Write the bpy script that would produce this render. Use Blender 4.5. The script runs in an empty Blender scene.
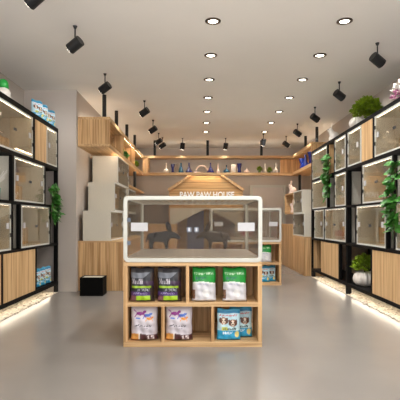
import bpy, bmesh, math, random
from mathutils import Vector, Matrix
PI = math.pi
random.seed(7)
scene = bpy.context.scene
COL = scene.collection
CEIL = 3.427
DEEP = 13.7

# ------------------------------------------------------------------ materials
def lin(c):
    out = []
    for v in c[:3]:
        v = v / 255.0
        out.append(v / 12.92 if v <= 0.04045 else ((v + 0.055) / 1.055) ** 2.4)
    return (out[0], out[1], out[2], 1.0)

MATS = {}
def mat(name, col, rough=0.5, metal=0.0, spec=0.5, emit=None, estr=0.0, var=0.0, vscale=20):
    m = bpy.data.materials.new(name); m.use_nodes = True
    nt = m.node_tree; b = nt.nodes['Principled BSDF']
    b.inputs['Base Color'].default_value = lin(col)
    b.inputs['Roughness'].default_value = rough
    b.inputs['Metallic'].default_value = metal
    b.inputs['Specular IOR Level'].default_value = spec
    if emit:
        b.inputs['Emission Color'].default_value = lin(emit); b.inputs['Emission Strength'].default_value = estr
    tc = nt.nodes.new('ShaderNodeTexCoord'); n = nt.nodes.new('ShaderNodeTexNoise')
    n.inputs['Scale'].default_value = vscale; n.inputs['Detail'].default_value = 3
    nt.links.new(tc.outputs['Object'], n.inputs['Vector'])
    r = nt.nodes.new('ShaderNodeValToRGB')
    lo = tuple(v * (1 - var) for v in lin(col)[:3]) + (1,)
    hi = tuple(min(1, v * (1 + var)) for v in lin(col)[:3]) + (1,)
    r.color_ramp.elements[0].position = .3; r.color_ramp.elements[1].position = .7
    r.color_ramp.elements[0].color = lo; r.color_ramp.elements[1].color = hi
    nt.links.new(n.outputs['Fac'], r.inputs['Fac']); nt.links.new(r.outputs['Color'], b.inputs['Base Color'])
    MATS[name] = m
    return m

def wood(name, c1, c2, axis='Z', rough=0.45, fine=58, planks=0, plank_axis=2):
    m = bpy.data.materials.new(name); m.use_nodes = True
    nt = m.node_tree; b = nt.nodes['Principled BSDF']; b.inputs['Roughness'].default_value = rough
    b.inputs['Specular IOR Level'].default_value = .3
    tc = nt.nodes.new('ShaderNodeTexCoord'); mp = nt.nodes.new('ShaderNodeMapping')
    s = {'X': (1.2, fine, fine), 'Y': (fine, 1.2, fine), 'Z': (fine, fine, 1.2)}[axis]
    mp.inputs['Scale'].default_value = s
    n = nt.nodes.new('ShaderNodeTexNoise'); n.inputs['Scale'].default_value = 1.0
    n.inputs['Detail'].default_value = 5; n.inputs['Roughness'].default_value = .65; n.inputs['Distortion'].default_value = .6
    mp2 = nt.nodes.new('ShaderNodeMapping'); mp2.inputs['Scale'].default_value = tuple(v * .5 for v in s)
    n2 = nt.nodes.new('ShaderNodeTexNoise'); n2.inputs['Scale'].default_value = 1.0; n2.inputs['Detail'].default_value = 2
    mx = nt.nodes.new('ShaderNodeMath'); mx.operation = 'ADD'
    h = nt.nodes.new('ShaderNodeMath'); h.operation = 'MULTIPLY'; h.inputs[1].default_value = .5
    r = nt.nodes.new('ShaderNodeValToRGB')
    r.color_ramp.elements[0].position = .41; r.color_ramp.elements[1].position = .57
    r.color_ramp.elements[0].color = lin(c2); r.color_ramp.elements[1].color = lin(c1)
    L = nt.links.new
    L(tc.outputs['Object'], mp.inputs['Vector']); L(tc.outputs['Object'], mp2.inputs['Vector'])
    L(mp.outputs['Vector'], n.inputs['Vector']); L(mp2.outputs['Vector'], n2.inputs['Vector'])
    L(n.outputs['Fac'], mx.inputs[0]); L(n2.outputs['Fac'], mx.inputs[1]); L(mx.outputs[0], h.inputs[0])
    L(h.outputs[0], r.inputs['Fac'])
    out = r.outputs['Color']
    if planks:
        sx = nt.nodes.new('ShaderNodeSeparateXYZ'); L(tc.outputs['Object'], sx.inputs[0])
        a = nt.nodes.new('ShaderNodeMath'); a.operation = 'DIVIDE'; a.inputs[1].default_value = planks
        L(sx.outputs[plank_axis], a.inputs[0])
        f = nt.nodes.new('ShaderNodeMath'); f.operation = 'FRACT'; L(a.outputs[0], f.inputs[0])
        g = nt.nodes.new('ShaderNodeMath'); g.operation = 'LESS_THAN'; g.inputs[1].default_value = .07; L(f.outputs[0], g.inputs[0])
        mm = nt.nodes.new('ShaderNodeMixRGB'); mm.inputs[2].default_value = tuple(v * .45 for v in lin(c2)[:3]) + (1,)
        L(g.outputs[0], mm.inputs[0]); L(out, mm.inputs[1]); out = mm.outputs[0]
    L(out, b.inputs['Base Color'])
    MATS[name] = m
    return m

def glass(name, tint=(225, 226, 222), ior=1.45, boost=1.0):
    m = bpy.data.materials.new(name); m.use_nodes = True
    nt = m.node_tree; nt.nodes.clear(); L = nt.links.new
    o = nt.nodes.new('ShaderNodeOutputMaterial'); t = nt.nodes.new('ShaderNodeBsdfTransparent'); t.inputs[0].default_value = lin(tint)
    g = nt.nodes.new('ShaderNodeBsdfGlossy'); g.inputs['Roughness'].default_value = .02
    f = nt.nodes.new('ShaderNodeFresnel'); f.inputs[0].default_value = ior
    k = nt.nodes.new('ShaderNodeMath'); k.operation = 'MULTIPLY'; k.inputs[1].default_value = boost; k.use_clamp = True
    x = nt.nodes.new('ShaderNodeMixShader'); L(f.outputs[0], k.inputs[0]); L(k.outputs[0], x.inputs[0]); L(t.outputs[0], x.inputs[1]); L(g.outputs[0], x.inputs[2])
    L(x.outputs[0], o.inputs[0]); MATS[name] = m
    return m

def vcol_mat(name, rough=.4):
    m = bpy.data.materials.new(name); m.use_nodes = True
    nt = m.node_tree; b = nt.nodes['Principled BSDF']; b.inputs['Roughness'].default_value = rough
    a = nt.nodes.new('ShaderNodeAttribute'); a.attribute_name = 'print'
    nt.links.new(a.outputs['Color'], b.inputs['Base Color']); MATS[name] = m
    return m

W_V = wood('oak_vertical', (214, 176, 128), (168, 128, 84), 'Z')
W_X = wood('oak_long_x', (216, 182, 136), (180, 142, 98), 'X')
W_Y = wood('oak_long_y', (216, 182, 136), (182, 144, 100), 'Y')
W_L = wood('light_oak_vertical', (216, 182, 136), (180, 142, 98), 'Z', fine=40)
W_P = wood('oak_planks', (212, 172, 118), (180, 138, 88), 'X', planks=.15, plank_axis=2)
CREAM = mat('cream_laminate', (205, 199, 184), .5, var=.05, vscale=60)
BEIGE = wood('beige_laminate', (214, 192, 160), (184, 160, 128), 'Z', fine=26)
BLACK = mat('black_metal', (7, 6, 6), .6, spec=.15, var=.1)
BLACKP = mat('black_lamp_paint', (20, 21, 23), .4, spec=.4, var=.1)
WHITEF = mat('white_frame', (200, 201, 194), .6, spec=.2, var=.02)
STICK = mat('white_sticker', (192, 192, 195), .6, var=.02)
SILV = mat('silver_lock', (96, 100, 108), .3, metal=.7, var=.1)
BRONZE = mat('bronze_ring', (92, 80, 70), .3, metal=.7, var=.1)
GLASS = glass('clear_glass', (248, 247, 244), 1.45, .35)
GLASST = glass('tank_glass', (238, 235, 230), 1.45, .22)
LAMP = mat('lamp_face', (255, 250, 240), .5, emit=(255, 244, 226), estr=9)
STRIP = mat('led_strip', (255, 250, 240), .5, emit=(255, 238, 212), estr=15)
STRIPC = mat('crate_led', (255, 250, 240), .5, emit=(255, 240, 216), estr=10)
NAVY = mat('navy_glaze', (14, 24, 92), .15, var=.1)
TEAL = mat('teal_glaze', (30, 78, 104), .15, var=.1)
COBALT = mat('cobalt_glaze', (20, 50, 150), .15, var=.1)
CERAM = mat('white_ceramic', (224, 218, 210), .3, var=.03)
PINKC = mat('blush_ceramic', (226, 205, 194), .35, var=.04)
GREEN = mat('leaf_green', (60, 122, 42), .5, var=.45, vscale=25)
LIME = mat('leaf_olive', (122, 148, 30), .5, var=.45, vscale=22)
STEM = mat('stem_brown', (84, 70, 44), .7, var=.2)
WALL = mat('wall_paint', (190, 181, 173), .85, spec=.2, var=.02, vscale=2)
CEILM = mat('ceiling_paint', (236, 233, 228), .9, spec=.2, var=.01, vscale=2)
GREYST = mat('grey_stone', (46, 41, 41), .6, var=.15, vscale=40)
TAUPE = mat('taupe_stone', (74, 60, 46), .6, var=.15, vscale=40)
REFL_STONE = mat('pebble', (190, 180, 164), .8, var=.45, vscale=28)
DOORW = mat('door_white', (206, 198, 192), .5, var=.02)
MAUVE = mat('mauve_panel', (146, 138, 160), .6, var=.04)
TEALPOT = mat('teal_pot', (20, 128, 110), .35, var=.05)
PRINT = vcol_mat('printed_film', .35)
PINKF = mat('pink_flower', (196, 120, 160), .5, var=.3)
PURP = mat('purple_pot', (120, 30, 120), .4, var=.1)
RED = mat('pink_red_paper', (190, 96, 92), .6, var=.1)

# floor material : polished concrete
def floor_mat():
    m = bpy.data.materials.new('polished_concrete'); m.use_nodes = True
    nt = m.node_tree; b = nt.nodes['Principled BSDF']; L = nt.links.new
    tc = nt.nodes.new('ShaderNodeTexCoord'); n = nt.nodes.new('ShaderNodeTexNoise'); n.inputs['Scale'].default_value = .9; n.inputs['Detail'].default_value = 5
    r = nt.nodes.new('ShaderNodeValToRGB'); r.color_ramp.elements[0].position = .3; r.color_ramp.elements[1].position = .7
    r.color_ramp.elements[0].color = lin((129, 124, 119)); r.color_ramp.elements[1].color = lin((138, 133, 127))
    L(tc.outputs['Object'], n.inputs['Vector']); L(n.outputs['Fac'], r.inputs['Fac']); L(r.outputs['Color'], b.inputs['Base Color'])
    b.inputs['Roughness'].default_value = .24; b.inputs['Specular IOR Level'].default_value = .6
    return m
FLOORM = floor_mat()

# perforated metal lid with round holes
def mesh_mat():
    m = bpy.data.materials.new('perforated_metal'); m.use_nodes = True
    nt = m.node_tree; b = nt.nodes['Principled BSDF']; L = nt.links.new
    b.inputs['Base Color'].default_value = lin((236, 228, 214)); b.inputs['Roughness'].default_value = .5
    o = nt.nodes['Material Output']; t = nt.nodes.new('ShaderNodeBsdfTransparent'); x = nt.nodes.new('ShaderNodeMixShader')
    tc = nt.nodes.new('ShaderNodeTexCoord'); v = nt.nodes.new('ShaderNodeVectorMath'); v.operation = 'MULTIPLY'; v.inputs[1].default_value = (15, 7, 0)
    f = nt.nodes.new('ShaderNodeVectorMath'); f.operation = 'FRACTION'; d = nt.nodes.new('ShaderNodeVectorMath'); d.operation = 'DISTANCE'; d.inputs[1].default_value = (.5, .5, 0)
    g = nt.nodes.new('ShaderNodeMath'); g.operation = 'LESS_THAN'; g.inputs[1].default_value = .34
    L(tc.outputs['Object'], v.inputs[0]); L(v.outputs[0], f.inputs[0]); L(f.outputs[0], d.inputs[0]); L(d.outputs['Value'], g.inputs[0])
    L(g.outputs[0], x.inputs[0]); L(b.outputs[0], x.inputs[1]); L(t.outputs[0], x.inputs[2]); L(x.outputs[0], o.inputs[0])
    return m
PERF = mesh_mat()

# ------------------------------------------------------------------ helpers
def bx(bm, x0, x1, y0, y1, z0, z1):
    vs = [bm.verts.new((x, y, z)) for x in (x0, x1) for y in (y0, y1) for z in (z0, z1)]
    for f in ((0, 1, 3, 2), (4, 6, 7, 5), (0, 4, 5, 1), (2, 3, 7, 6), (0, 2, 6, 4), (1, 5, 7, 3)):
        bm.faces.new([vs[i] for i in f])
    return bm

def boxes(*bs):
    bm = bmesh.new()
    for b in bs: bx(bm, *b)
    return bm

def cyl(bm, p0, p1, r0, r1=None, seg=16, caps=True):
    r1 = r0 if r1 is None else r1
    p0, p1 = Vector(p0), Vector(p1); d = (p1 - p0).normalized()
    a = d.orthogonal().normalized(); b = d.cross(a)
    A = [bm.verts.new(p0 + (a * math.cos(2 * PI * i / seg) + b * math.sin(2 * PI * i / seg)) * r0) for i in range(seg)]
    B = [bm.verts.new(p1 + (a * math.cos(2 * PI * i / seg) + b * math.sin(2 * PI * i / seg)) * r1) for i in range(seg)]
    for i in range(seg):
        bm.faces.new((A[i], A[(i + 1) % seg], B[(i + 1) % seg], B[i]))
    if caps: bm.faces.new(A[::-1]); bm.faces.new(B)
    return bm

def tube(bm, pts, r, seg=8):
    for i in range(len(pts) - 1): cyl(bm, pts[i], pts[i + 1], r, r, seg)
    return bm

def lathe(bm, prof, seg=24, rib=0, ribamp=0.0, off=(0, 0, 0)):
    rings = []
    for r, z in prof:
        rings.append([bm.verts.new((off[0] + r * (1 - ribamp * abs(math.sin(rib * PI * i / seg)) ** .5 if rib else r and 1) * (1 if rib else 1) * math.cos(2 * PI * i / seg) if rib else off[0] + r * math.cos(2 * PI * i / seg),
                                    off[1] + r * ((1 - ribamp * (1 - abs(math.sin(rib * PI * i / seg)) ** .5)) if rib else 1) * math.sin(2 * PI * i / seg), off[2] + z)) for i in range(seg)])
    for k in range(len(rings) - 1):
        for i in range(seg):
            bm.faces.new((rings[k][i], rings[k][(i + 1) % seg], rings[k + 1][(i + 1) % seg], rings[k + 1][i]))
    bm.faces.new(rings[0][::-1]); bm.faces.new(rings[-1])
    return bm

def ribbed(bm, prof, seg, rib, amp):
    rings = []
    for r, z in prof:
        row = []
        for i in range(seg):
            a = 2 * PI * i / seg
            rr = r * (1 - amp * (1 - abs(math.sin(rib * a / 2))))
            row.append(bm.verts.new((rr * math.cos(a), rr * math.sin(a), z)))
        rings.append(row)
    for k in range(len(rings) - 1):
        for i in range(seg):
            bm.faces.new((rings[k][i], rings[k][(i + 1) % seg], rings[k + 1][(i + 1) % seg], rings[k + 1][i]))
    bm.faces.new(rings[0][::-1]); bm.faces.new(rings[-1])
    return bm

def obj(name, bm, m, parent=None, loc=(0, 0, 0), rot=(0, 0, 0), smooth=False, bevel=0):
    bmesh.ops.recalc_face_normals(bm, faces=bm.faces)
    me = bpy.data.meshes.new(name); bm.to_mesh(me); bm.free()
    me.materials.append(m)
    if smooth:
        for p in me.polygons: p.use_smooth = True
    o = bpy.data.objects.new(name, me); COL.objects.link(o)
    o.location = loc; o.rotation_euler = rot
    if parent: o.parent = parent
    if bevel:
        md = o.modifiers.new('bevel', 'BEVEL'); md.width = bevel; md.segments = 2; md.limit_method = 'ANGLE'
    return o

def tag(o, label=None, cat=None, group=None, kind=None):
    if label: o['label'] = label
    if cat: o['category'] = cat
    if group: o['group'] = group
    if kind: o['kind'] = kind
    return o

def empty(name, loc, rz=0, label=None, cat=None, group=None):
    o = bpy.data.objects.new(name, None); COL.objects.link(o)
    o.empty_display_size = .1
    o.location = loc; o.rotation_euler = (0, 0, rz)
    return tag(o, label, cat, group)

KIDS = {}
def copy_tree(o, parent=None):
    c = o.copy(); COL.objects.link(c)
    if parent: c.parent = parent
    for ch in list(o.children): copy_tree(ch, c)
    return c

def struct(name, bm, m, parent=None):
    o = obj(name, bm, m, parent); o['kind'] = 'structure'; return o

# ------------------------------------------------------------------ camera
cam = bpy.data.cameras.new('camera'); co = bpy.data.objects.new('camera', cam); COL.objects.link(co)
co.location = (0, 0, 1.2); co.rotation_euler = (PI / 2, 0, 0)
cam.sensor_width = 36; cam.lens = 450 / 400 * 36; cam.shift_y = 21 / 400; cam.clip_end = 100
scene.camera = co

# ------------------------------------------------------------------ room shell
struct('floor', boxes((-3.1, 3.2, -.6, DEEP + .1, -.1, 0)), FLOORM)
struct('ceiling', boxes((-3.1, 3.2, -.6, DEEP + .1, CEIL, CEIL + .1)), CEILM)
struct('wall_left', boxes((-3.1, -2.99, -.6, 7.65, 0, CEIL)), WALL)
struct('wall_pier', boxes((-3.1, -2.1, 7.65, DEEP, 0, CEIL)), WALL)
struct('wall_right', boxes((3.1, 3.2, -.6, DEEP, 0, CEIL)), WALL)
struct('wall_back', boxes((-3.1, 3.2, DEEP, DEEP + .1, 0, CEIL)), WALL)
d = struct('door_1', boxes((1.60, 2.53, DEEP - .03, DEEP - .001, .0, 2.22)), DOORW)
tr = struct('trim_1', boxes((1.52, 1.60, DEEP - .06, DEEP - .001, 0, 2.29), (2.53, 2.61, DEEP - .06, DEEP - .001, 0, 2.29), (1.60, 2.53, DEEP - .06, DEEP - .001, 2.22, 2.29)), WHITEF)
hd = bmesh.new(); cyl(hd, (1.68, DEEP - .08, 1.0), (1.80, DEEP - .08, 1.0), .012); cyl(hd, (1.68, DEEP - .08, 1.0), (1.68, DEEP - .03, 1.0), .012)
obj('door_handle', hd, SILV, d)
# ------------------------------------------------------------------ lights
def spot(name, loc, target, watts, ang, blend=.6, r=.05, col=(1, .975, .95), parent=None):
    l = bpy.data.lights.new(name, 'SPOT'); l.energy = watts; l.spot_size = math.radians(ang); l.spot_blend = blend
    l.shadow_soft_size = r; l.color = col
    o = bpy.data.objects.new(name, l); COL.objects.link(o); o.location = loc
    o.rotation_euler = (Vector(target) - Vector(loc)).to_track_quat('-Z', 'Y').to_euler()
    return o

DOWN_W = 54
ORD = ['nearest', 'second nearest', 'third nearest', 'fourth nearest', 'fifth nearest', 'sixth nearest', 'farthest']
def downlight(x, y, label, group):
    t = empty('recessed_downlight', (x, y, CEIL), 0, label, 'ceiling light', group)
    bm = bmesh.new(); seg = 28
    prof = [(.052, -.002), (.060, -.014), (.088, -.007), (.088, .0)]
    rings = [[bm.verts.new((r * math.cos(2 * PI * i / seg), r * math.sin(2 * PI * i / seg), z)) for i in range(seg)] for r, z in prof]
    for k in range(len(rings)):
        for i in range(seg):
            bm.faces.new((rings[k][i], rings[k][(i + 1) % seg], rings[(k + 1) % len(rings)][(i + 1) % seg], rings[(k + 1) % len(rings)][i]))
    obj('trim_ring', bm, BRONZE, t, smooth=True)
    obj('lamp_face', cyl(bmesh.new(), (0, 0, -.004), (0, 0, -.001), .052, seg=28), LAMP, t)
for k in range(7):
    y = 5.01 + 1.035 * k
    downlight(.145, y, 'small round recessed ceiling downlight, %s of the seven along the room centre' % ORD[k], 'downlights in the centre row')
    downlight(1.61, y, 'small round recessed ceiling downlight, %s of the seven in the right-hand row' % ORD[k], 'downlights in the right-hand row')
for k in range(-4, 7):
    y = 5.01 + 1.035 * k
    for x in (.145, 1.61):
        spot('downlight_lamp', (x, y, CEIL - .035), (x, y, 0), DOWN_W, 150, .9, .05)

# ------------------------------------------------------------------ track spotlights
def make_track():
    t = empty('ceiling_spotlight', (0, 0, 0))
    obj('ceiling_mount', cyl(bmesh.new(), (0, 0, 0), (0, 0, -.03), .026, .014, 14), BLACKP, t)
    obj('stem', cyl(bmesh.new(), (0, 0, -.03), (0, 0, -.15), .008, seg=10), BLACKP, t)
    return t
track0 = make_track()
def track(x, y, tgt, label, first=[True], drop=.215):
    if first[0]: t = track0; first[0] = False
    else:
        t = track0.copy(); COL.objects.link(t)
        for ch in track0.children:
            if ch.name.startswith('lamp_head'): continue
            c_ = ch.copy(); COL.objects.link(c_); c_.parent = t
    t.location = (x, y, CEIL)
    tag(t, label, 'spotlight', 'black spotlights on the ceiling')
    d = (Vector(tgt) - Vector((x, y, CEIL - drop))).normalized()
    c = Vector((0, 0, -drop)); L = .17
    b = bmesh.new(); cyl(b, c - d * L * .5, c + d * L * .5, .062, .062, 24)
    hb = obj('lamp_head', b, BLACKP, t, bevel=.004)
    f = bmesh.new(); cyl(f, c + d * (L * .5 - .004), c + d * (L * .5 + .004), .05, .05, 20)
    obj('lens', f, LAMP, hb)
    wc = Vector((x, y, CEIL)) + c + d * (L * .5 + .02)
    return wc, d
TR = [(-1.486, 4.06, -1), (-1.427, 5.14, -1), (-1.435, 6.80, -1), (-1.026, 8.32, -1), (-1.036, 9.92, -1), (-1.046, 11.4, -1),
      (-1.0, 12.0, -1), (-.47, 12.1, 0), (.69, 12.1, 0), (1.62, 11.5, 2), (2.26, 11.8, 1), (2.23, 10.3, 1), (2.246, 8.79, 1), (2.23, 7.2, 1), (2.22, 5.63, 1)]
TRL = ['cut by the top edge of the photo, nearest on the left', 'second nearest on the left, fully in view', 'above the front of the left wooden loft box',
       'third of those fully in view on the left', 'fourth of those fully in view on the left', 'left of two overlapping at the far left corner',
       'lowest one at the far left corner', 'left of two above the far bottle shelf', 'right of two above the far bottle shelf',
       'overlapping a hanging rod above the far plants', 'farthest in the right-hand row', 'second farthest in the right-hand row', 'third farthest in the right-hand row',
       'above the bushy plant in the right-hand row', 'nearest in the right-hand row']
for (x, y, s), lb in zip(TR, TRL):
    if s in (-1, 1):
        tgt = (x + s * .9, y + .35, CEIL - .215 - .52)
    elif s == 0: tgt = (x - .1, y + .3, CEIL - 1.0)
    else: tgt = (x - .1, y + .3, CEIL - 1.0)
    wc, d = track(x, y, tgt, 'black cylinder spotlight, ' + lb)
    spot('spotlight_lamp', wc, wc + d, 22 if y < 9 else (16 if abs(s) == 1 else 5), 80, .8, .04)

# ------------------------------------------------------------------ crates
def crate(name, L, H, D, loc, rz, label, group, doors=2, side=CREAM, back=BEIGE, light=True, nest=True, hinge_right=True, cat='pet crate', fr=.022):
    t = empty(name, loc, rz, label, cat, group)
    w = .015
    body = boxes((0, L, .012, D, 0, w), (0, L, .012, D, H - w, H), (0, w, .012, D, w, H - w), (L - w, L, .012, D, w, H - w))
    obj('body', body, side, t)
    obj('back_panel', boxes((w, L - w, D - w, D - .002, w, H - w)), back, t)
    f = boxes((0, L, 0, .012, 0, fr), (0, L, 0, .012, H - fr, H), (0, fr, 0, .012, fr, H - fr), (L - fr, L, 0, .012, fr, H - fr))
    fo = obj('front_frame', f, WHITEF, t)
    n = doors; seg = (L - 2 * fr) / n
    for k in range(n):
        a = fr + k * seg
        g = obj('glass_door', boxes((a + .002, a + seg - .002, .003, .008, fr, H - fr)), GLASS, t)
        cx = a + (seg * .14 if (k == 0) else seg * .86)
        if n == 1: cx = a + seg * (.22 if hinge_right else .78)
        obj('sticker', boxes((cx - .035, cx + .035, -.001, .003, H * .46, H * .46 + .075)), STICK, g)
    if n == 2:
        obj('door_lock', boxes((L / 2 - .035, L / 2 - .005, -.004, .006, H * .47, H * .47 + .035), (L / 2 + .005, L / 2 + .035, -.004, .006, H * .47, H * .47 + .035)), SILV, t)
    hx = (L - fr) if hinge_right else fr
    for hz in (.28, .68):
        obj('hinge', boxes((hx - .014, hx + .014, -.004, -.0002, H * hz, H * hz + .05)), BLACKP, t)
    if nest:
        nz = H * .46
        obj('nest_box', boxes((w + .01, L * .5 - .004, D * .62, D - w - .01, w, nz), (L * .5 + .004, L - w - .01, D * .62, D - w - .01, w, nz)), W_L, t)
    if light:
        obj('glow_strip', boxes((.05, L - .05, .014, .022, H - w - .007, H - w - .001)), STRIPC, t)
    return t

# ------------------------------------------------------------------ long black display shelves
def zx(px): return 1080.0 / abs(px - 200.0)
XF = 2.4
SD = .56
def shelf(sideword, s, ynear, yfar, boards, label):
    """frame in its own local space, thing origin at near front foot. s=-1 left wall, +1 right wall"""
    t = empty('display_shelf', (s * XF, ynear, 0), 0, label, 'shelf')
    Lg = yfar - ynear
    xa, xb = sorted((0, s * SD))
    for (z0, z1) in boards:
        obj('shelf_board', boxes((xa, xb, 0, Lg, z0, z1)), BLACK, t)
    return t
def upright(t, s, ynear, y, z0, z1, w=.05, th=.04):
    a = lambda u0, u1: tuple(sorted((s * u0, s * u1)))
    f = a(0.001, w); b = a(SD - w, SD - .001)
    y -= ynear
    obj('upright', boxes((f[0], f[1], y - th / 2, y + th / 2, z0, z1)), BLACK, t)
    obj('upright', boxes((b[0], b[1], y - th / 2, y + th / 2, z0, z1)), BLACK, t)
def panel(t, s, ynear, y0, y1, z0, z1, m=None):
    a, b = sorted((s * .004, s * .022))
    obj('cabinet_door', boxes((a, b, y0 - ynear + .003, y1 - ynear - .003, z0 + .002, z1 - .002)), m or W_L, t)
def lined(t, s, ynear, y0, y1, z0, z1, m, name='side_panel'):
    a, b = sorted((s * .03, s * (SD - .01)))
    obj(name, boxes((a, b, y1 - ynear - .02, y1 - ynear, z0 + .001, z1 - .001)), m, t)

YN = 4.35
# --- left
LB = [(.13, .185), (.795, .83), (1.42, 1.46), (2.045, 2.10), (2.69, 2.76)]
LY1 = 7.62
SL = shelf('left', -1, YN, LY1, LB, 'long black metal display shelf with staggered crates along the left wall')
def seg_up(t, s, y, rows, boards, **k):
    for r in rows: upright(t, s, YN, y, boards[r][1], boards[r + 1][0], **k)
for yy in (YN + .03, LY1 - .03):
    seg_up(SL, -1, yy, (0, 1, 2, 3), LB, w=.06, th=.055)
    upright(SL, -1, YN, yy, 0, .13, w=.06, th=.055)
for y in (6.53,): seg_up(SL, -1, y, (3,), LB, th=.05)
for y in (5.79, 6.98): seg_up(SL, -1, y, (2,), LB, th=.05)
for y in (5.76, 6.02, 7.22): seg_up(SL, -1, y, (1,), LB, th=.05)
for y in (5.47, 6.60): seg_up(SL, -1, y, (0,), LB, th=.05)
panel(SL, -1, YN, 6.56, 7.05, LB[3][1], LB[4][0])
panel(SL, -1, YN, 5.50, 6.57, LB[0][1], LB[1][0])
panel(SL, -1, YN, 4.42, 5.44, LB[0][1], LB[1][0])
def lcrate(y0, y1, row, label, doors=2, **k):
    z0 = LB[row][1] + .001; h = LB[row + 1][0] - z0 - .002
    crate('pet_crate', y1 - y0, h, SD - .03, (-XF - .002, y0, z0), PI / 2, label, 'crates in the left shelf', doors, **k)
lcrate(5.25, 6.47, 3, 'double-door glass-fronted crate in the top row of the left shelf, nearest the camera')
lcrate(7.06, 7.555, 3, 'narrow glass-fronted crate at the far end of the top row, left shelf', 1)
lcrate(5.83, 6.94, 2, 'glass-fronted crate in the second row from the top, left shelf')
lcrate(4.62, 5.72, 1, 'glass-fronted crate cut by the left photo edge, above the oak doors')
lcrate(6.06, 7.18, 1, 'glass-fronted crate in the third row, left shelf, beside the hanging ivy')
# --- right
RB = [(.14, .19), (.80, .845), (1.425, 1.455), (2.02, 2.075), (2.635, 2.69)]
RY1 = 9.70
SR = shelf('right', 1, YN, RY1, RB, 'long black metal display shelf with staggered crates along the right wall')
for yy in (YN + .03, 7.38, RY1 - .03):
    seg_up(SR, 1, yy, (0, 1, 2, 3), RB, w=.075, th=.075)
    upright(SR, 1, YN, yy, 0, .14, w=.075, th=.075)
for y in (8.5, 6.235): seg_up(SR, 1, y, (3,), RB, th=.05)
for y in (8.5, 6.69, 5.60): seg_up(SR, 1, y, (2,), RB, th=.05)
for y in (8.7, 6.94, 5.80, 5.56): seg_up(SR, 1, y, (1,), RB, th=.05)
for y in (7.78, 6.31): seg_up(SR, 1, y, (0,), RB, th=.05)
for rr, y in ((3, 8.06), (2, 8.06)): seg_up(SR, 1, y, (rr,), RB, th=.03)
panel(SR, 1, YN, 6.28, 6.70, RB[3][1], RB[4][0])
panel(SR, 1, YN, 7.82, 8.93, RB[0][1], RB[1][0])
panel(SR, 1, YN, 5.10, 6.28, RB[0][1], RB[1][0])
panel(SR, 1, YN, 4.42, 5.06, RB[0][1], RB[1][0])
lined(SR, 1, YN, 8.95, 9.62, RB[0][1], RB[1][0], W_V)
lined(SR, 1, YN, 8.1, 8.46, RB[3][1], RB[4][0], W_V)
def rcrate(y0, y1, row, label, doors=2, **k):
    z0 = RB[row][1] + .001; h = RB[row + 1][0] - z0 - .002
    crate('pet_crate', y1 - y0, h, SD - .03, (XF + .002, y1, z0), -PI / 2, label, 'crates in the right shelf', doors, hinge_right=False, **k)
rcrate(4.95, 6.19, 3, 'double-door glass-fronted crate in the top row of the right shelf, nearest the camera')
rcrate(6.73, 7.32, 3, 'narrow crate in the top row of the right shelf, below the bushy potted plant', 1)
rcrate(7.44, 8.02, 3, 'narrow crate in the top row, right shelf, just beyond the thick middle post', 1)
rcrate(8.54, 9.62, 3, 'glass-fronted crate at the far end of the top row, right shelf', 1)
rcrate(5.64, 6.65, 2, 'glass-fronted crate in the second row of the right shelf, left of the near ivy')
rcrate(7.44, 8.02, 2, 'narrow crate in the second row, right shelf, beyond the middle post', 1)
rcrate(8.54, 9.62, 2, 'glass-fronted crate at the far end of the second row, right shelf', 1)
rcrate(5.83, 6.90, 1, 'glass-fronted crate in the third row, right shelf, above the pumpkin-shaped pot')
rcrate(4.50, 5.52, 1, 'glass-fronted crate cut by the right photo edge, third row')
rcrate(7.44, 8.66, 1, 'wide glass-fronted crate in the third row beyond the middle post')
rcrate(8.76, 9.45, 1, 'small crate at the far end of the third row, right shelf', 1)

# LED strips below the shelves, stones standing in for their floor reflections
for s, y1, w in ((-1, LY1, 'left'), (1, RY1, 'right')):
    a, b = sorted((s * (XF + .10), s * (XF + .12)))
    o = obj('led_strip', boxes((a, b, YN + .1, y1 - .1, .112, .124)), STRIP)
    o.location = (0, 0, 0)
    o.parent = SL if s < 0 else SR
    o.location = (-s * XF, -YN, 0)
    o.location.z = .004
    bm = bmesh.new(); rnd = random.Random(3 + s)
    n = int((y1 - YN) * 110)
    for i in range(n):
        x = s * (XF - .03 + rnd.random() * .54); y = YN + rnd.random() * (y1 - YN)
        r = .008 + rnd.random() * .016
        ma = Matrix.Translation((x, y, r * .35)) @ Matrix.Rotation(rnd.random() * PI, 4, 'Z') @ Matrix.Diagonal((r * 1.3, r, r * .6, 1))
        bmesh.ops.create_icosphere(bm, subdivisions=1, radius=1, matrix=ma)
    p0, p1 = sorted((s * (XF - .01), s * (XF + SD - .02)))
    bx(bm, p0, p1, YN, y1, .0005, .006)
    o = obj('reflection_stones', bm, REFL_STONE, smooth=False)
    tag(o, 'strip of pale stones standing in for light-strip reflections on the floor under the %s shelf' % w, 'reflection_stones', kind='stuff')

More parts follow.
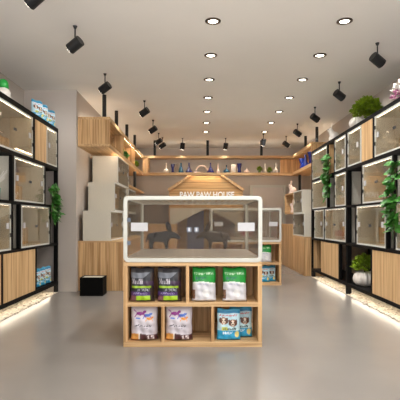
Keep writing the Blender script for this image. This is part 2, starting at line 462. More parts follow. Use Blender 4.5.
# ------------------------------------------------------------------ printed bags
def hsh(a, b=0):
    v = math.sin(a * 127.1 + b * 311.7) * 43758.5453
    return v - math.floor(v)
def stroke(u, v, u0, u1, v0, v1, n, seed):
    if not (u0 < u < u1 and v0 < v < v1): return False
    k = (u - u0) / (u1 - u0) * n; c = int(k); fr = k - c
    if fr > .78: return False
    r = int((v - v0) / (v1 - v0) * 3)
    return hsh(c * 3 + int(fr * 3), r + seed) > .38
def ell(u, v, a, b, ra, rb): return ((u - a) / ra) ** 2 + ((v - b) / rb) ** 2 < 1
def dog(u, v, a, b, s):
    return (ell(u, v, a, b, .13 * s, .045 * s) or ell(u, v, a + .14 * s, b + .04 * s, .06 * s, .035 * s)
            or (abs(v - (b - .05 * s)) < .055 * s and (abs((u - a + .1 * s) + (v - b) * -.8) < .018 * s or abs((u - a - .09 * s) - (v - b) * -.8) < .018 * s))
            or (abs((v - b) - (a - .1 * s - u) * .5 - .02 * s) < .012 * s and a - .22 * s < u < a - .08 * s))
def bagA(u, v):
    if v > .93: return (58, 56, 60)
    if v > .86: return (34, 34, 40) if hsh(int(u * 9), 2) > .5 else (70, 66, 66)
    if stroke(u, v, .08, .55, .52, .68, 7, 3): return (196, 190, 200)
    if .70 < v < .86 and u < .75 - (.86 - v) * 1.8 + .1: return (112, 118, 128)
    if .42 < v < .475 and .05 < u < .9: return (150, 190, 40)
    if stroke(u, v, .3, .85, .31, .40, 8, 9): return (176, 180, 190)
    if .19 < v < .30 and u < .85: return (74, 48, 108) if not stroke(u, v, .15, .75, .215, .275, 9, 5) else (160, 150, 190)
    if .04 < v <= .19 and .26 < u < .86: return (158, 198, 36)
    if v <= .19 and u <= .26: return (118, 78, 84)
    if .475 < v < .60 and u > .55: return (64, 44, 70)
    if u > .86: return (52, 40, 36)
    return (40, 42, 50)
def bagB(u, v):
    e = .57 + .03 * math.sin(u * 4)
    if v > e:
        if stroke(u, v, .08, .9, .80, .85, 14, 4): return (190, 226, 190)
        if stroke(u, v, .12, .62, .64, .74, 6, 7): return (24, 70, 90)
        return (22, 142, 52)
    if e - .03 < v: return (235, 238, 235)
    if stroke(u, v, .2, .8, e - .09, e - .05, 9, 2): return (160, 165, 190)
    if u < .13 and .08 < v < .36: return (110, 80, 66) if hsh(int(u * 30), int(v * 20)) > .4 else (150, 120, 90)
    if ell(u, v, .58, .26, .16, .12): return (226, 226, 226)
    return (206, 206, 212)
D15 = {0: ["010", "110", "010", "010", "111"], 1: ["111", "100", "111", "001", "111"]}
def bagC(u, v):
    if v < .2 + .02 * math.sin(u * 6):
        if u < .30: return (222, 160, 84)
        if u < .36: return (238, 228, 214)
        for k in (0, 1):
            uu = (u - .62 - k * .14) / .11; vv = (v - .05) / .12
            if 0 <= uu < 1 and 0 <= vv < 1 and D15[k][4 - int(vv * 5)][int(uu * 3)] == '1': return (226, 214, 214)
        return (84, 48, 50)
    if dog(u, v, .36, .80, 1.15): return (136, 30, 130)
    if dog(u, v, .62, .74, .9): return (70, 110, 200)
    if dog(u, v, .70, .645, .8): return (228, 150, 50)
    if ell(u, v, .28, .66, .10, .02): return (80, 120, 210)
    if stroke(u, v, .34, .8, .42, .47, 8, 6) or (abs(v - .46 - (u - .25) * .25) < .014 and .14 < u < .32): return (52, 44, 60)
    if stroke(u, v, .42, .8, .35, .38, 10, 8): return (130, 124, 140)
    return (206, 200, 208)
def bagD(u, v):
    if v > .86: return (34, 130, 176) if v < .93 else (70, 160, 200)
    for a, b in ((.28, .62), (.68, .55)):
        if ell(u, v, a - .14, b + .02, .06, .09) or ell(u, v, a + .14, b + .02, .06, .09): return (86, 48, 34)
        if ell(u, v, a - .05, b + .02, .022, .02) or ell(u, v, a + .05, b + .02, .022, .02) or ell(u, v, a, b - .04, .03, .018): return (20, 18, 22)
        if ell(u, v, a, b, .15, .12): return (232, 216, 198) if ell(u, v, a, b - .01, .07, .1) else (150, 100, 70)
    if stroke(u, v, .25, .85, .34, .42, 6, 3): return (30, 70, 70)
    if .44 > v > .32 and u > .2: return (212, 216, 110) if u < .45 else (196, 226, 232)
    if stroke(u, v, .2, .7, .2, .28, 5, 7): return (232, 240, 244)
    if ell(u, v, .85, .2, .1, .1): return (226, 210, 130)
    if v < .32: return (46, 160, 206)
    if stroke(u, v, .1, .9, .76, .82, 8, 5): return (206, 70, 70)
    return (190, 222, 234)
def bagE(u, v):
    if v > .55: return (178, 84, 86)
    if v > .45: return (226, 214, 206)
    if stroke(u, v, .2, .8, .25, .38, 5, 5): return (120, 60, 70)
    return (196, 170, 166)

def bag_mesh(name, w, h, d, fn, nu=44, nv=52, wob=1.0):
    bm = bmesh.new(); rnd = random.Random(hash(name) % 99 if False else len(name))
    lay = bm.verts.layers.float_color.new('print')
    def sh(u, v):
        e = max(0.0, 1 - abs(2 * u - 1) ** 3.5)
        t = (min(1, v / .10)) ** .5 * (max(0.0, 1 - v) / .5) ** .55 if v > .5 else (min(1, v / .06)) ** .5
        t = min(1, t)
        return e ** .6 * t
    def wd(v): return 1 - .05 * math.sin(v * PI * 1.0) - (.06 if v > .9 else 0) * (v - .9) / .1
    F, B = [], []
    for j in range(nv + 1):
        v = j / nv; fr, br = [], []
        for i in range(nu + 1):
            u = i / nu; x = (u - .5) * w * wd(v) * (1 + .012 * wob * math.sin(v * 17 + 2)); z = v * h
            if v < .06: z = z * (1.0)
            k = sh(u, v)
            cr = .004 * wob * math.sin(u * 21 + v * 9) * k + .003 * wob * math.sin(v * 30 + u * 6) * k
            tz = z + .006 * math.sin(u * PI * 3 + 1) * (v ** 4) * wob
            a = bm.verts.new((x, -d / 2 * k - cr - .001, tz)); b_ = bm.verts.new((x, d / 2 * k + .001, tz))
            a[lay] = lin(fn(u, v)); b_[lay] = lin(fn(1 - u, v)); fr.append(a); br.append(b_)
        F.append(fr); B.append(br)
    for j in range(nv):
        for i in range(nu):
            bm.faces.new((F[j][i], F[j][i + 1], F[j + 1][i + 1], F[j + 1][i]))
            bm.faces.new((B[j][i + 1], B[j][i], B[j + 1][i], B[j + 1][i + 1]))
    for j in range(nv):
        bm.faces.new((F[j][0], F[j + 1][0], B[j + 1][0], B[j][0])); bm.faces.new((F[j + 1][nu], F[j][nu], B[j][nu], B[j + 1][nu]))
    for i in range(nu):
        bm.faces.new((F[0][i + 1], F[0][i], B[0][i], B[0][i + 1])); bm.faces.new((F[nv][i], F[nv][i + 1], B[nv][i + 1], B[nv][i]))
    bmesh.ops.recalc_face_normals(bm, faces=bm.faces)
    me = bpy.data.meshes.new(name); bm.to_mesh(me); bm.free(); me.materials.append(PRINT)
    for p in me.polygons: p.use_smooth = True
    return me
ME_A = bag_mesh('dark_food_bag', .235, .325, .12, bagA)
ME_B = bag_mesh('green_food_bag', .235, .325, .12, bagB)
ME_C = bag_mesh('white_food_bag', .265, .325, .14, bagC)
ME_D = bag_mesh('blue_treat_bag', .23, .30, .08, bagD)
ME_E = bag_mesh('pink_food_bag', .30, .30, .1, bagE, 24, 28)
def bag(me, name, loc, rz, label, cat, group, sc=1.0, rx=0):
    o = bpy.data.objects.new(name, me); COL.objects.link(o); o.location = loc; o.rotation_euler = (rx, 0, rz); o.scale = (sc, sc, sc)
    return tag(o, label, cat, group)

# ------------------------------------------------------------------ islands
IW, ID = 1.32, 1.26
def make_island():
    t = empty('island_shelf', (0, 0, 0))
    P = .038; H = .805
    obj('base_board', boxes((0, IW, 0, ID, .0, .05)), W_X, t)
    obj('top_board', boxes((0, IW, 0, ID, H - .035, H)), W_X, t)
    obj('middle_board', boxes((P, IW - P, .0, ID, .385, .422)), W_X, t)
    for x in (0, IW - P):
        obj('side_panel', boxes((x, x + P, 0, ID * .36, .05, H - .035), (x, x + P, ID * .64, ID, .05, H - .035)), W_V, t)
    for (x, z0, z1) in ((.595, .422, H - .035), (.36, .05, .385), (.835, .05, .385)):
        obj('divider', boxes((x, x + .03, 0.0, .42, z0, z1)), W_V, t)
        obj('divider', boxes((IW - x - .03, IW - x, ID - .42, ID, z0, z1)), W_V, t)
    for y in (.42, ID - .44):
        obj('back_panel', boxes((P, IW - P, y, y + .02, .422, H - .035)), W_V, t)
        obj('back_panel', boxes((P + .001, .835, y, y + .02, .05, .385) if y < .6 else (IW - .835, IW - P, y, y + .02, .05, .385)), W_V, t)
    return t
def make_tank():
    """big glass tank with rounded white frame; origin at near left bottom corner"""
    t = empty('glass_tank', (0, 0, 0))
    L, D, H, f = IW + .005, ID, .632, .038
    # rounded-rectangle frames front and back
    def rrect(y0, y1):
        bm = bmesh.new(); R = .05; n = 6
        def ring(x0, x1, z0, z1, r):
            pts = []
            for cx, cz, a0 in ((x1 - r, z0 + r, -PI / 2), (x1 - r, z1 - r, 0), (x0 + r, z1 - r, PI / 2), (x0 + r, z0 + r, PI)):
                for k in range(n + 1):
                    a = a0 + PI / 2 * k / n; pts.append((cx + r * math.cos(a), cz + r * math.sin(a)))
            return pts
        o_ = ring(0, L, 0, H, R); i_ = ring(f, L - f, f, H - f, .02)
        V = [[bm.verts.new((x, y, z)) for x, z in ring_] for ring_, y in ((o_, y0), (o_, y1), (i_, y1), (i_, y0))]
        m = len(o_)
        for k in range(4):
            A, B = V[k], V[(k + 1) % 4]
            for i in range(m): bm.faces.new((A[i], A[(i + 1) % m], B[(i + 1) % m], B[i]))
        return bm
    fo = obj('front_frame', rrect(0, .03), WHITEF, t, bevel=.006)
    obj('rear_frame', rrect(D - .03, D), WHITEF, t, bevel=.006)
    obj('floor_pan', boxes((.03, L - .03, .03, D - .03, .002, .052)), mat('tank_floor', (168, 158, 144), .4, var=.05), t)
    obj('mesh_lid', boxes((.03, L - .03, .03, D - .03, H - .03, H - .026)), PERF, t)
    obj('top_rail', boxes((.005, .03, .03, D - .03, H - .035, H - .005)), WHITEF, t)
    obj('top_rail', boxes((L - .03, L - .005, .03, D - .03, H - .035, H - .005)), WHITEF, t)
    for x in (.012, L - .018):
        obj('side_glass', boxes((x, x + .006, .03, D - .03, .052, H - .035)), GLASST, t)
    obj('rear_glass', boxes((f, L - f, D - .02, D - .014, f, H - f)), GLASST, t)
    for a, b, y in ((f, L / 2 - .002, .008), (L / 2 + .002, L - f, .008)):
        g = obj('glass_door', boxes((a, b, y, y + .006, f, H - f)), GLASST, t)
        lx = a + .035 if a < .1 else b - .195
        obj('sticker', boxes((lx, lx + .16, y - .003, y, .298, .378)), STICK, g)
        hx = (b - .055) if a < .1 else a + .010
        hn = obj('door_lock', boxes((hx, hx + .045, y - .012, y, .288, .336)), SILV, g)
        obj('lock_plate', boxes((hx + .014, hx + .031, y - .016, y - .012, .296, .328)), STICK, hn)
        if a < .1:
            for hz in (.165, .385): obj('hinge', boxes((a - .002, a + .032, y - .008, y - .0005, hz, hz + .038)), mat('steel_hinge', (88, 96, 108), .4, metal=.4), g)
    return t
isl = make_island(); isl.location = (-.729, 4.286, 0)
tag(isl, 'oak island shelf in the foreground stocked with bags of pet food', 'shelf')
isl2 = copy_tree(isl); isl2.location = (.2, 8.41, 0)
tag(isl2, 'farther oak island shelf seen behind and right of the foreground one', 'shelf')
tank = make_tank(); tank.location = (-.731, 4.284, .806)
tag(tank, 'large white-framed glass tank on top of the foreground oak island', 'glass tank')
tank2 = copy_tree(tank); tank2.location = (.198, 8.408, .806)
tag(tank2, 'white-framed glass tank on the farther oak island', 'glass tank')

def ix(px): return (px - 200) / 105.0
Y0 = 4.286
def fill_bags():
    y = Y0 + .09
    T1, T0 = .423, .051
    fx = lambda px, dy=.09: (px - 200) * (Y0 + dy) / 450
    bag(ME_A, 'food_bag', (fx(142.5), y, T1), 0, 'dark lime-striped pet food bag, left one on the top tier of the near island', 'pet food bag', 'dark pet food bags')
    bag(ME_A, 'food_bag', (fx(169.5), y, T1), 0, 'dark lime-striped pet food bag, right one on the top tier of the near island', 'pet food bag', 'dark pet food bags')
    bag(ME_B, 'food_bag', (fx(204), y, T1), 0, 'green and white pet food bag beside the divider, near island', 'pet food bag', 'green and white pet food bags')
    bag(ME_B, 'food_bag', (fx(234.5), y, T1), 0, 'green and white pet food bag, rightmost on the near island', 'pet food bag', 'green and white pet food bags')
    bag(ME_C, 'food_bag', (fx(144.5), y, T0), .03, 'white pet food bag with purple running dogs, bottom left of the near island', 'pet food bag', 'white bags with running dogs')
    bag(ME_C, 'food_bag', (fx(179), y, T0), -.03, 'white pet food bag with purple running dogs, second in the bottom tier', 'pet food bag', 'white bags with running dogs')
    bag(ME_D, 'treat_bag', (fx(228.5), y - .01, T0), 0, 'blue treat bag with puppy faces, front one in the bottom right compartment', 'treat bag', 'blue bags with puppy faces')
    bag(ME_D, 'treat_bag', (fx(240.5, .2), y + .10, T0), 0, 'blue treat bag with puppy faces, half hidden behind the front one', 'treat bag', 'blue bags with puppy faces')
    # rear island
    bag(ME_B, 'food_bag', (1.235, 8.50, T1), 0, 'green and white bag on the top tier of the farther island', 'pet food bag', 'green and white pet food bags')
    bag(ME_D, 'treat_bag', (1.20, 8.50, T0), 0, 'blue treat bag on the bottom tier of the farther island, left one', 'treat bag', 'blue bags with puppy faces')
    bag(ME_D, 'treat_bag', (1.33, 8.60, T0), 0, 'blue treat bag on the bottom tier of the farther island, right one', 'treat bag', 'blue bags with puppy faces')
fill_bags()
# bags on and in the left shelf
for i, (y, w) in enumerate(((6.90, 'nearest'), (7.14, 'middle'), (7.50, 'farthest'))):
    bag(ME_D, 'treat_bag', (-XF - .10, y, 2.761), PI / 2 - .5, 'blue and white treat bag, %s of the three on top of the left shelf' % w, 'treat bag', 'blue treat bags on top of the left shelf', .96)
for i, (y, w) in enumerate(((6.84, 'nearest'), (7.06, 'middle'), (7.32, 'farthest'))):
    bag(ME_D, 'treat_bag', (-XF - .10, y, .186), PI / 2 - .35, 'blue and white treat bag, %s of the three in the lowest left bay' % w, 'treat bag', 'blue treat bags in the lowest left bay', .92)

# ------------------------------------------------------------------ animals in tank
def skin(name, verts, edges, radii, m, parent=None, root=0, loc=(0, 0, 0), rz=0, sub=2):
    me = bpy.data.meshes.new(name); me.from_pydata(verts, edges, []); me.materials.append(m)
    o = bpy.data.objects.new(name, me); COL.objects.link(o); o.location = loc; o.rotation_euler = (0, 0, rz)
    if parent: o.parent = parent
    md = o.modifiers.new('skin', 'SKIN'); md.use_smooth_shade = True
    sv = me.skin_vertices[0].data
    for i, r in enumerate(radii):
        r = r if isinstance(r, tuple) else (r, r); sv[i].radius = r; sv[i].use_root = (i == root)
    s = o.modifiers.new('sub', 'SUBSURF'); s.levels = sub; s.render_levels = sub
    return o
def beast(loc, rz, m, label):
    t = empty('animal_figurine', loc, rz, label, 'figurine')
    t.scale = (1.1, 1.1, 1.08)
    V = [(0, 0, .135), (-.07, 0, .14), (-.12, 0, .135), (.06, 0, .15), (.10, 0, .17), (.14, 0, .165), (.19, 0, .135), (.215, 0, .125),
         (-.10, .035, .09), (-.105, .04, .045), (-.095, .04, .010), (-.10, -.035, .09), (-.105, -.04, .045), (-.095, -.04, .010),
         (.055, .035, .09), (.06, .038, .045), (.065, .038, .010), (.055, -.035, .09), (.06, -.038, .045), (.065, -.038, .010), (-.15, 0, .12), (-.158, 0, .08)]
    E = [(0, 1), (1, 2), (0, 3), (3, 4), (4, 5), (5, 6), (6, 7), (1, 8), (8, 9), (9, 10), (1, 11), (11, 12), (12, 13), (3, 14), (14, 15), (15, 16), (3, 17), (17, 18), (18, 19), (2, 20), (20, 21)]
    R = [.058, .060, .048, .055, .044, .040, .022, .016, .026, .018, .015, .026, .018, .015, .024, .017, .015, .024, .017, .015, .010, .006]
    skin('body', V, E, R, m, t)
    for s in (-1, 1):
        b = bmesh.new()
        bmesh.ops.create_uvsphere(b, u_segments=12, v_segments=8, radius=1, matrix=Matrix.Translation((.085, s * .05, .25)) @ Matrix.Rotation(-s * .3, 4, 'X') @ Matrix.Rotation(-.35, 4, 'Y') @ Matrix.Rotation(s * .7, 4, 'Z') @ Matrix.Diagonal((.012, .034, .062, 1)))
        obj('ear', b, m, t, smooth=True)
        b = bmesh.new(); bmesh.ops.create_uvsphere(b, u_segments=8, v_segments=6, radius=.006, matrix=Matrix.Translation((.155, s * .032, .175)))
        obj('eye', b, BLACKP, t, smooth=True)
    return t
beast((-.46, 5.28, .860), 0, GREYST, 'dark grey big-eared animal figurine in the near tank, facing right')
beast((.185, 5.28, .860), PI, TAUPE, 'brownish big-eared animal figurine in the near tank, facing left')

# ------------------------------------------------------------------ left side : counter, stack of crates, black box
def counter(name, x0, x1, y0, y1, h, label, doorside=None):
    t = empty(name, (x0, y0, 0), 0, label, 'counter')
    w, d = x1 - x0, y1 - y0
    obj('carcass', boxes((.004, w - .004, .004, d - .004, 0, h - .025)), W_V, t)
    obj('countertop', boxes((0, w, 0, d, h - .025, h)), W_X, t)
    if doorside:
        n = 3; s = d / n; xx = w - .004 if doorside > 0 else -.014 + .004
        for k in range(n):
            dd = obj('cabinet_door', boxes((xx, xx + .014, .006 + k * s, (k + 1) * s - .006, .05, h - .04)), W_V, t)
    return t
counter('oak_counter', -2.098, -1.27, 7.74, 10.95, .856, 'oak counter carrying the cream crate stack on the left', 1)
def stackcrate(x0, y0, z0, L, s, label, group):
    if s < 0: crate('cream_crate', L, .522, .48, (x0, y0, z0), PI / 2, label, group, 2, nest=False, light=False, cat='pet crate')
    else: crate('cream_crate', L, .522, .48, (x0, y0 + L, z0), -PI / 2, label, group, 2, nest=False, light=False, hinge_right=False, cat='pet crate')
stackcrate(-1.54, 7.76, .857, 1.25, -1, 'cream side-panelled crate, bottom of the stepped stack on the left', 'cream crates stacked on the left')
stackcrate(-1.54, 8.14, 1.38, 1.25, -1, 'cream side-panelled crate, middle of the stepped stack on the left', 'cream crates stacked on the left')
stackcrate(-1.54, 8.46, 1.903, 1.25, -1, 'cream side-panelled crate, top of the stepped stack on the left', 'cream crates stacked on the left')
stackcrate(-1.54, 9.74, .857, 1.1, -1, 'cream crate on the counter behind the left stack', 'cream crates behind the left stack')
stackcrate(-1.54, 9.74, 1.38, 1.1, -1, 'cream crate second in the pile behind the left stack, under the small oak ledge', 'cream crates behind the left stack')

t = empty('waste_box', (-1.925, 7.20, 0), 0, 'black open-topped floor box beside the left oak counter', 'box')
w = .02
obj('body', boxes((0, .37, 0, .30, 0, w), (0, .37, 0, w, w, .295), (0, .37, .30 - w, .30, w, .295), (0, w, w, .30 - w, w, .295), (.37 - w, .37, w, .30 - w, w, .295)), mat('matte_black', (4, 4, 4), .7, spec=.1), t)
obj('liner', boxes((w + .002, .368 - w, w + .002, .298 - w, .27, .288)), CREAM, t)

# ------------------------------------------------------------------ loft shelf around the room
Z0, Z1, TH = 2.48, 2.99, .045
def loft():
    t = empty('loft_shelf', (0, 12.3, Z0), 0, 'oak box shelf hung from the ceiling on black rods around three sides', 'shelf')
    o = lambda n, b, m: obj(n, b, m, t, loc=(0, -12.3, -Z0))
    xl0, xl1, xr0, xr1 = -2.098, -1.55, 2.53, 3.095
    o('left_bottom_board', boxes((xl0, xl1, 7.73, 12.80, Z0, Z0 + TH)), W_Y)
    o('left_top_board', boxes((xl0, xl1, 7.73, 12.80, Z1 - TH, Z1)), W_Y)
    o('end_panel', boxes((xl0, xl1, 7.73, 7.77, Z0 + TH, Z1 - TH)), W_V)
    o('divider', boxes((xl0, xl1 - .01, 9.15, 9.19, Z0 + TH, Z1 - TH)), W_V)
    o('divider', boxes((xl0, xl1 - .01, 10.75, 10.79, Z0 + TH, Z1 - TH)), W_V)
    o('back_panel', boxes((xl0, xl0 + .02, 9.19, 12.3, Z0 + TH, Z1 - TH)), W_Y)
    o('corner_panel', boxes((xl1 - .02, xl1 + .12, 12.30, 12.34, Z0 + TH, Z1 - TH), (xl1 + .09, xl1 + .12, 12.34, 12.79, Z0 + TH, Z1 - TH)), W_V)
    o('back_bottom_board', boxes((xl1, xr0, 12.30, 12.80, Z0, Z0 + TH)), W_X)
    o('back_top_board', boxes((xl1, xr0, 12.30, 12.80, Z1 - TH, Z1)), W_X)
    o('right_bottom_board', boxes((xr0, xr1, 10.2, 12.80, Z0, Z0 + TH)), W_Y)
    o('right_top_board', boxes((xr0, xr1, 10.2, 12.80, Z1 - TH, Z1)), W_Y)
    o('end_panel', boxes((xr0, xr1, 10.2, 10.24, Z0 + TH, Z1 - TH)), W_V)
    o('corner_panel', boxes((xr0 - .25, xr1, 12.76, 12.80, Z0 + TH, Z1 - TH)), W_V)
    o('back_panel', boxes((xr1 - .02, xr1, 10.24, 12.76, Z0 + TH, Z1 - TH)), W_Y)
    rods = [(-1.69, 7.95), (-1.69, 9.1), (-1.69, 10.4), (-1.69, 11.65), (-1.25, 12.45), (.21, 12.45), (1.70, 12.45), (2.77, 10.66), (2.77, 11.8)]
    for x, y in rods:
        o('hanging_rod', cyl(bmesh.new(), (x, y, Z1), (x, y, CEIL - .001), .036, seg=14), BLACKP)
    for x, y, zb in ((-1.69, 10.4, 2.003), (-1.69, 11.65, 2.003), (2.77, 12.5, 1.42)):
        o('lower_rod', cyl(bmesh.new(), (x, y, zb), (x, y, Z0), .036, seg=14), BLACKP)
    o('ledge', boxes((xl0, xl1, 9.75, 12.5, 1.955, 2.002)), W_Y)
    for b_ in ((-2.06, -2.02, 7.85, 12.7, Z1 + .002, Z1 + .02), (-1.4, 2.5, 12.74, 12.78, Z1 + .002, Z1 + .02), (3.02, 3.06, 10.3, 12.7, Z1 + .002, Z1 + .02)):
        o('glow_strip', boxes(b_), CEIL_FILL)  # glowing strips added on top to brighten the far ceiling
    for zt in (Z1 - TH, Z0):  # lips hide glowing strips added to brighten the loft and house front
        nm = 'front_lip'
        o(nm, boxes((xl1, xr0, 12.30, 12.318, zt - .03, zt)), W_X)
        o('glow_strip', boxes((xl1 + .2, xr0 - .2, 12.322, 12.336, zt - .012, zt - .001)), LOFT_FILL)
        o(nm, boxes((xl1 - .018, xl1, 7.77, 12.30, zt - .03, zt)), W_Y)
        o('glow_strip', boxes((xl1 - .036, xl1 - .022, 9.3 if zt > 2.6 else 7.9, 12.2, zt - .012, zt - .001)), LOFT_FILL)
        o(nm, boxes((xr0, xr0 + .018, 10.24, 12.30, zt - .03, zt)), W_Y)
        o('glow_strip', boxes((xr0 + .022, xr0 + .036, 10.3, 12.2, zt - .012, zt - .001)), LOFT_FILL)
    return t
LOFT_FILL = mat('loft_fill_glow', (255, 250, 240), .5, emit=(255, 240, 216), estr=22)
CEIL_FILL = mat('ceiling_fill_glow', (255, 250, 240), .5, emit=(255, 242, 222), estr=5)
loft()

# things on the loft ------------------------------------------------
def vase(prof, m, x, y, z, name, label, cat='vase', group='bottles and vases on the hanging shelf'):
    o = obj(name, lathe(bmesh.new(), prof, 20), m, smooth=True, loc=(x, y, z))
    return tag(o, label, cat, group)
zb = Z0 + TH + .001
P_round = [(.02, 0), (.075, .01), (.085, .05), (.06, .10), (.02, .13), (.013, .18), (.012, .27), (.018, .285)]
P_cup = [(.03, 0), (.045, .01), (.03, .08), (.032, .14), (.065, .25), (.06, .25), (.03, .2)]
P_slim = [(.05, 0), (.07, .01), (.068, .05), (.05, .13), (.028, .2), (.022, .28), (.03, .285)]
P_cone = [(.08, 0), (.11, .01), (.10, .05), (.05, .12), (.022, .19), (.018, .28), (.026, .29)]
P_pin = [(.03, 0), (.055, .01), (.05, .04), (.018, .12), (.012, .26), (.014, .27)]
P_squat = [(.05, 0), (.09, .01), (.09, .06), (.04, .11), (.018, .14), (.016, .22), (.028, .225)]
P_cyl = [(.05, 0), (.065, .01), (.065, .23), (.055, .24)]
P_flare = [(.05, 0), (.055, .01), (.042, .12), (.07, .24), (.075, .27), (.06, .27)]
P_low = [(.05, 0), (.09, .01), (.085, .05), (.03, .09), (.014, .12), (.016, .15)]
YB = 12.5; sB = 450 / YB
fxB = lambda px: (px - 200) / sB
for px, prof, m, n, lb in ((166, P_round, CERAM, 'bottle', 'white long-necked bottle, leftmost on the far hanging shelf'),
                           (172.8, P_cup, NAVY, 'vase', 'navy cup-topped vase, left end of the far hanging shelf'),
                           (181, P_slim, TEAL, 'bottle', 'dark teal slender bottle left of the navy one on the far shelf'),
                           (189, P_cone, NAVY, 'bottle', 'navy wide-based bottle left of the white arch sculpture'),
                           (210.5, P_cone, NAVY, 'bottle', 'navy wide-based bottle right of the white arch sculpture'),
                           (218, P_pin, PINKC, 'bottle', 'blush narrow bottle on the middle of the far shelf'),
                           (226.5, P_squat, TEAL, 'bottle', 'teal squat bottle on the far hanging shelf'),
                           (233.5, P_cyl, CERAM, 'vase', 'white cylindrical vase on the far hanging shelf'),
                           (239.3, P_flare, NAVY, 'vase', 'navy flared vase right of the white cylinder'),
                           (246.8, P_low, PINKC, 'bottle', 'low pale bottle right of the navy flared vase'),
                           (265, P_pin, CERAM, 'bottle', 'white narrow bottle between two small green plants'),
                           (276, P_round, CERAM, 'bottle', 'white long-necked bottle, rightmost on the far hanging shelf')):
    vase(prof, m, fxB(px), YB, zb, n, lb, n)
vase(P_slim, GLASS, fxB(176.8), YB + .08, zb, 'bottle', 'clear glass bottle between navy vase and teal bottle', 'bottle')
# arch sculpture
b = bmesh.new(); pts = []
for k in range(15):
    a = PI * .02 + k / 14 * PI * .9
    pts.append((-.16 + .02 + .17 + .16 * math.cos(PI - a), 0, .03 + .17 * math.sin(a) + (.02 * k / 14)))
tube(b, pts, .022, 10); cyl(b, (-.14, 0, 0), (-.14, 0, .05), .06, .03, 12); cyl(b, (.0, 0, .022), (-.13, 0, .03), .018, .018, 10)
b2 = obj('arch_sculpture', b, PINKC, smooth=True, loc=(fxB(200.5), YB, zb + .02)); b2.location.z = zb
tag(b2, 'pale curved arch sculpture in the middle of the far hanging shelf', 'sculpture')

# foliage ------------------------------------------------------------
def leaf(bm, p, d, n, L, W):
    d = Vector(d).normalized(); s = d.cross(Vector(n)).normalized(); up = s.cross(d)
    p = Vector(p)
    a = bm.verts.new(p); b_ = bm.verts.new(p + d * L * .35 + s * W * .5 + up * L * .06); c = bm.verts.new(p + d * L * .35 - s * W * .5 + up * L * .06)
    e = bm.verts.new(p + d * L - up * L * .12); mid = bm.verts.new(p + d * L * .45)
    g = bm.verts.new(p + d * L * .75 + s * W * .32); h = bm.verts.new(p + d * L * .75 - s * W * .32)
    bm.faces.new((a, b_, mid)); bm.faces.new((a, mid, c)); bm.faces.new((b_, g, mid)); bm.faces.new((g, e, mid)); bm.faces.new((e, h, mid)); bm.faces.new((h, c, mid))
def bush_bm(rx, rz, n, L, seed, flat=.35):
    bm = bmesh.new(); rnd = random.Random(seed)
    for i in range(n):
        th = rnd.random() * 2 * PI; cz = rnd.uniform(-flat, 1); rr = rnd.uniform(.55, 1)
        sxy = math.sqrt(max(0, 1 - cz * cz))
        dr = Vector((sxy * math.cos(th), sxy * math.sin(th), cz))
        lump = 1 + .13 * math.sin(th * 3 + seed) * math.cos(cz * 5)
        p = Vector((dr.x * rx, dr.y * rx, dr.z * rz)) * rr * lump
        dd = dr + Vector((rnd.uniform(-.8, .8), rnd.uniform(-.8, .8), rnd.uniform(-.5, .9)))
        leaf(bm, p, dd, (rnd.uniform(-1, 1), rnd.uniform(-1, 1), 1.2), L * rnd.uniform(.7, 1.2), L * .95)
    return bm
PUMP = [(.06, 0), (.12, .012), (.165, .06), (.175, .11), (.155, .17), (.12, .205), (.10, .212), (.095, .205), (.09, .15)]
def potted(name, loc, pot_s, rx, rz, n, L, m, label, cat='potted plant', potm=CERAM, seed=1, fo=(0, 0, None), potprof=PUMP, ribs=12, amp=.14):
    t = empty(name, loc, 0, label, cat)
    ph = max(z for r, z in potprof)
    o = obj('pot', ribbed(bmesh.new(), [(r * pot_s, z * pot_s) for r, z in potprof], 96 if ribs else 20, ribs, amp), potm, t, smooth=True)
    obj('stem', tube(bmesh.new(), [(0, 0, .13 * pot_s), (0, 0, ph * pot_s + rz * .6)], .01), STEM, t)
    obj('foliage', bush_bm(rx, rz, n, L, seed), m, t, loc=(fo[0], fo[1], ph * pot_s + (rz * .55 if fo[2] is None else fo[2])))
    return t
# small plants on the loft
SP = [(.03, 0), (.045, .01), (.05, .07), (.045, .075), (.04, .06)]
potted('small_plant', (fxB(259.5), YB, zb), .8, .06, .07, 120, .045, LIME, 'small green plant left of the white narrow bottle on the far shelf', potprof=SP, ribs=0, amp=0, seed=3, potm=GREEN)
potted('small_plant', (fxB(269.5), YB - .0, zb), .7, .05, .06, 120, .045, LIME, 'small green plant right of the white narrow bottle on the far shelf', potprof=SP, ribs=0, amp=0, seed=4, potm=GREEN)
# left arm items
vase(P_round, GLASS, -1.72, 8.15, zb, 'bottle', 'clear round bottle nearest in the left hanging shelf', 'bottle')
vase(P_cone, GLASS, -1.70, 8.75, zb, 'bottle', 'clear cone bottle second in the left hanging shelf', 'bottle')
vase(P_cup, CERAM, -1.72, 9.6, zb, 'vase', 'pale cup vase beyond the divider in the left hanging shelf', 'vase')
for k, y in enumerate((10.2, 11.1, 11.8)):
    potted('flowering_plant', (-1.73, y, zb), 1.1, .11, .10, 130, .06, LIME if k else GREEN, 'small leafy plant, %s of three in the left hanging shelf' % ('nearest', 'middle', 'farthest')[k], potprof=SP, ribs=0, amp=0, seed=8 + k)
# right arm items
for k, (y, m_, p_) in enumerate(((10.75, NAVY, P_flare), (11.35, COBALT, P_cone), (11.75, COBALT, P_cup))):
    vase([(r * 1.3, z * 1.2) for r, z in p_], m_, 2.66, y, zb, 'vase', 'blue glazed vase, %s of three in the right hanging shelf' % ('nearest', 'middle', 'farthest')[k], 'vase')

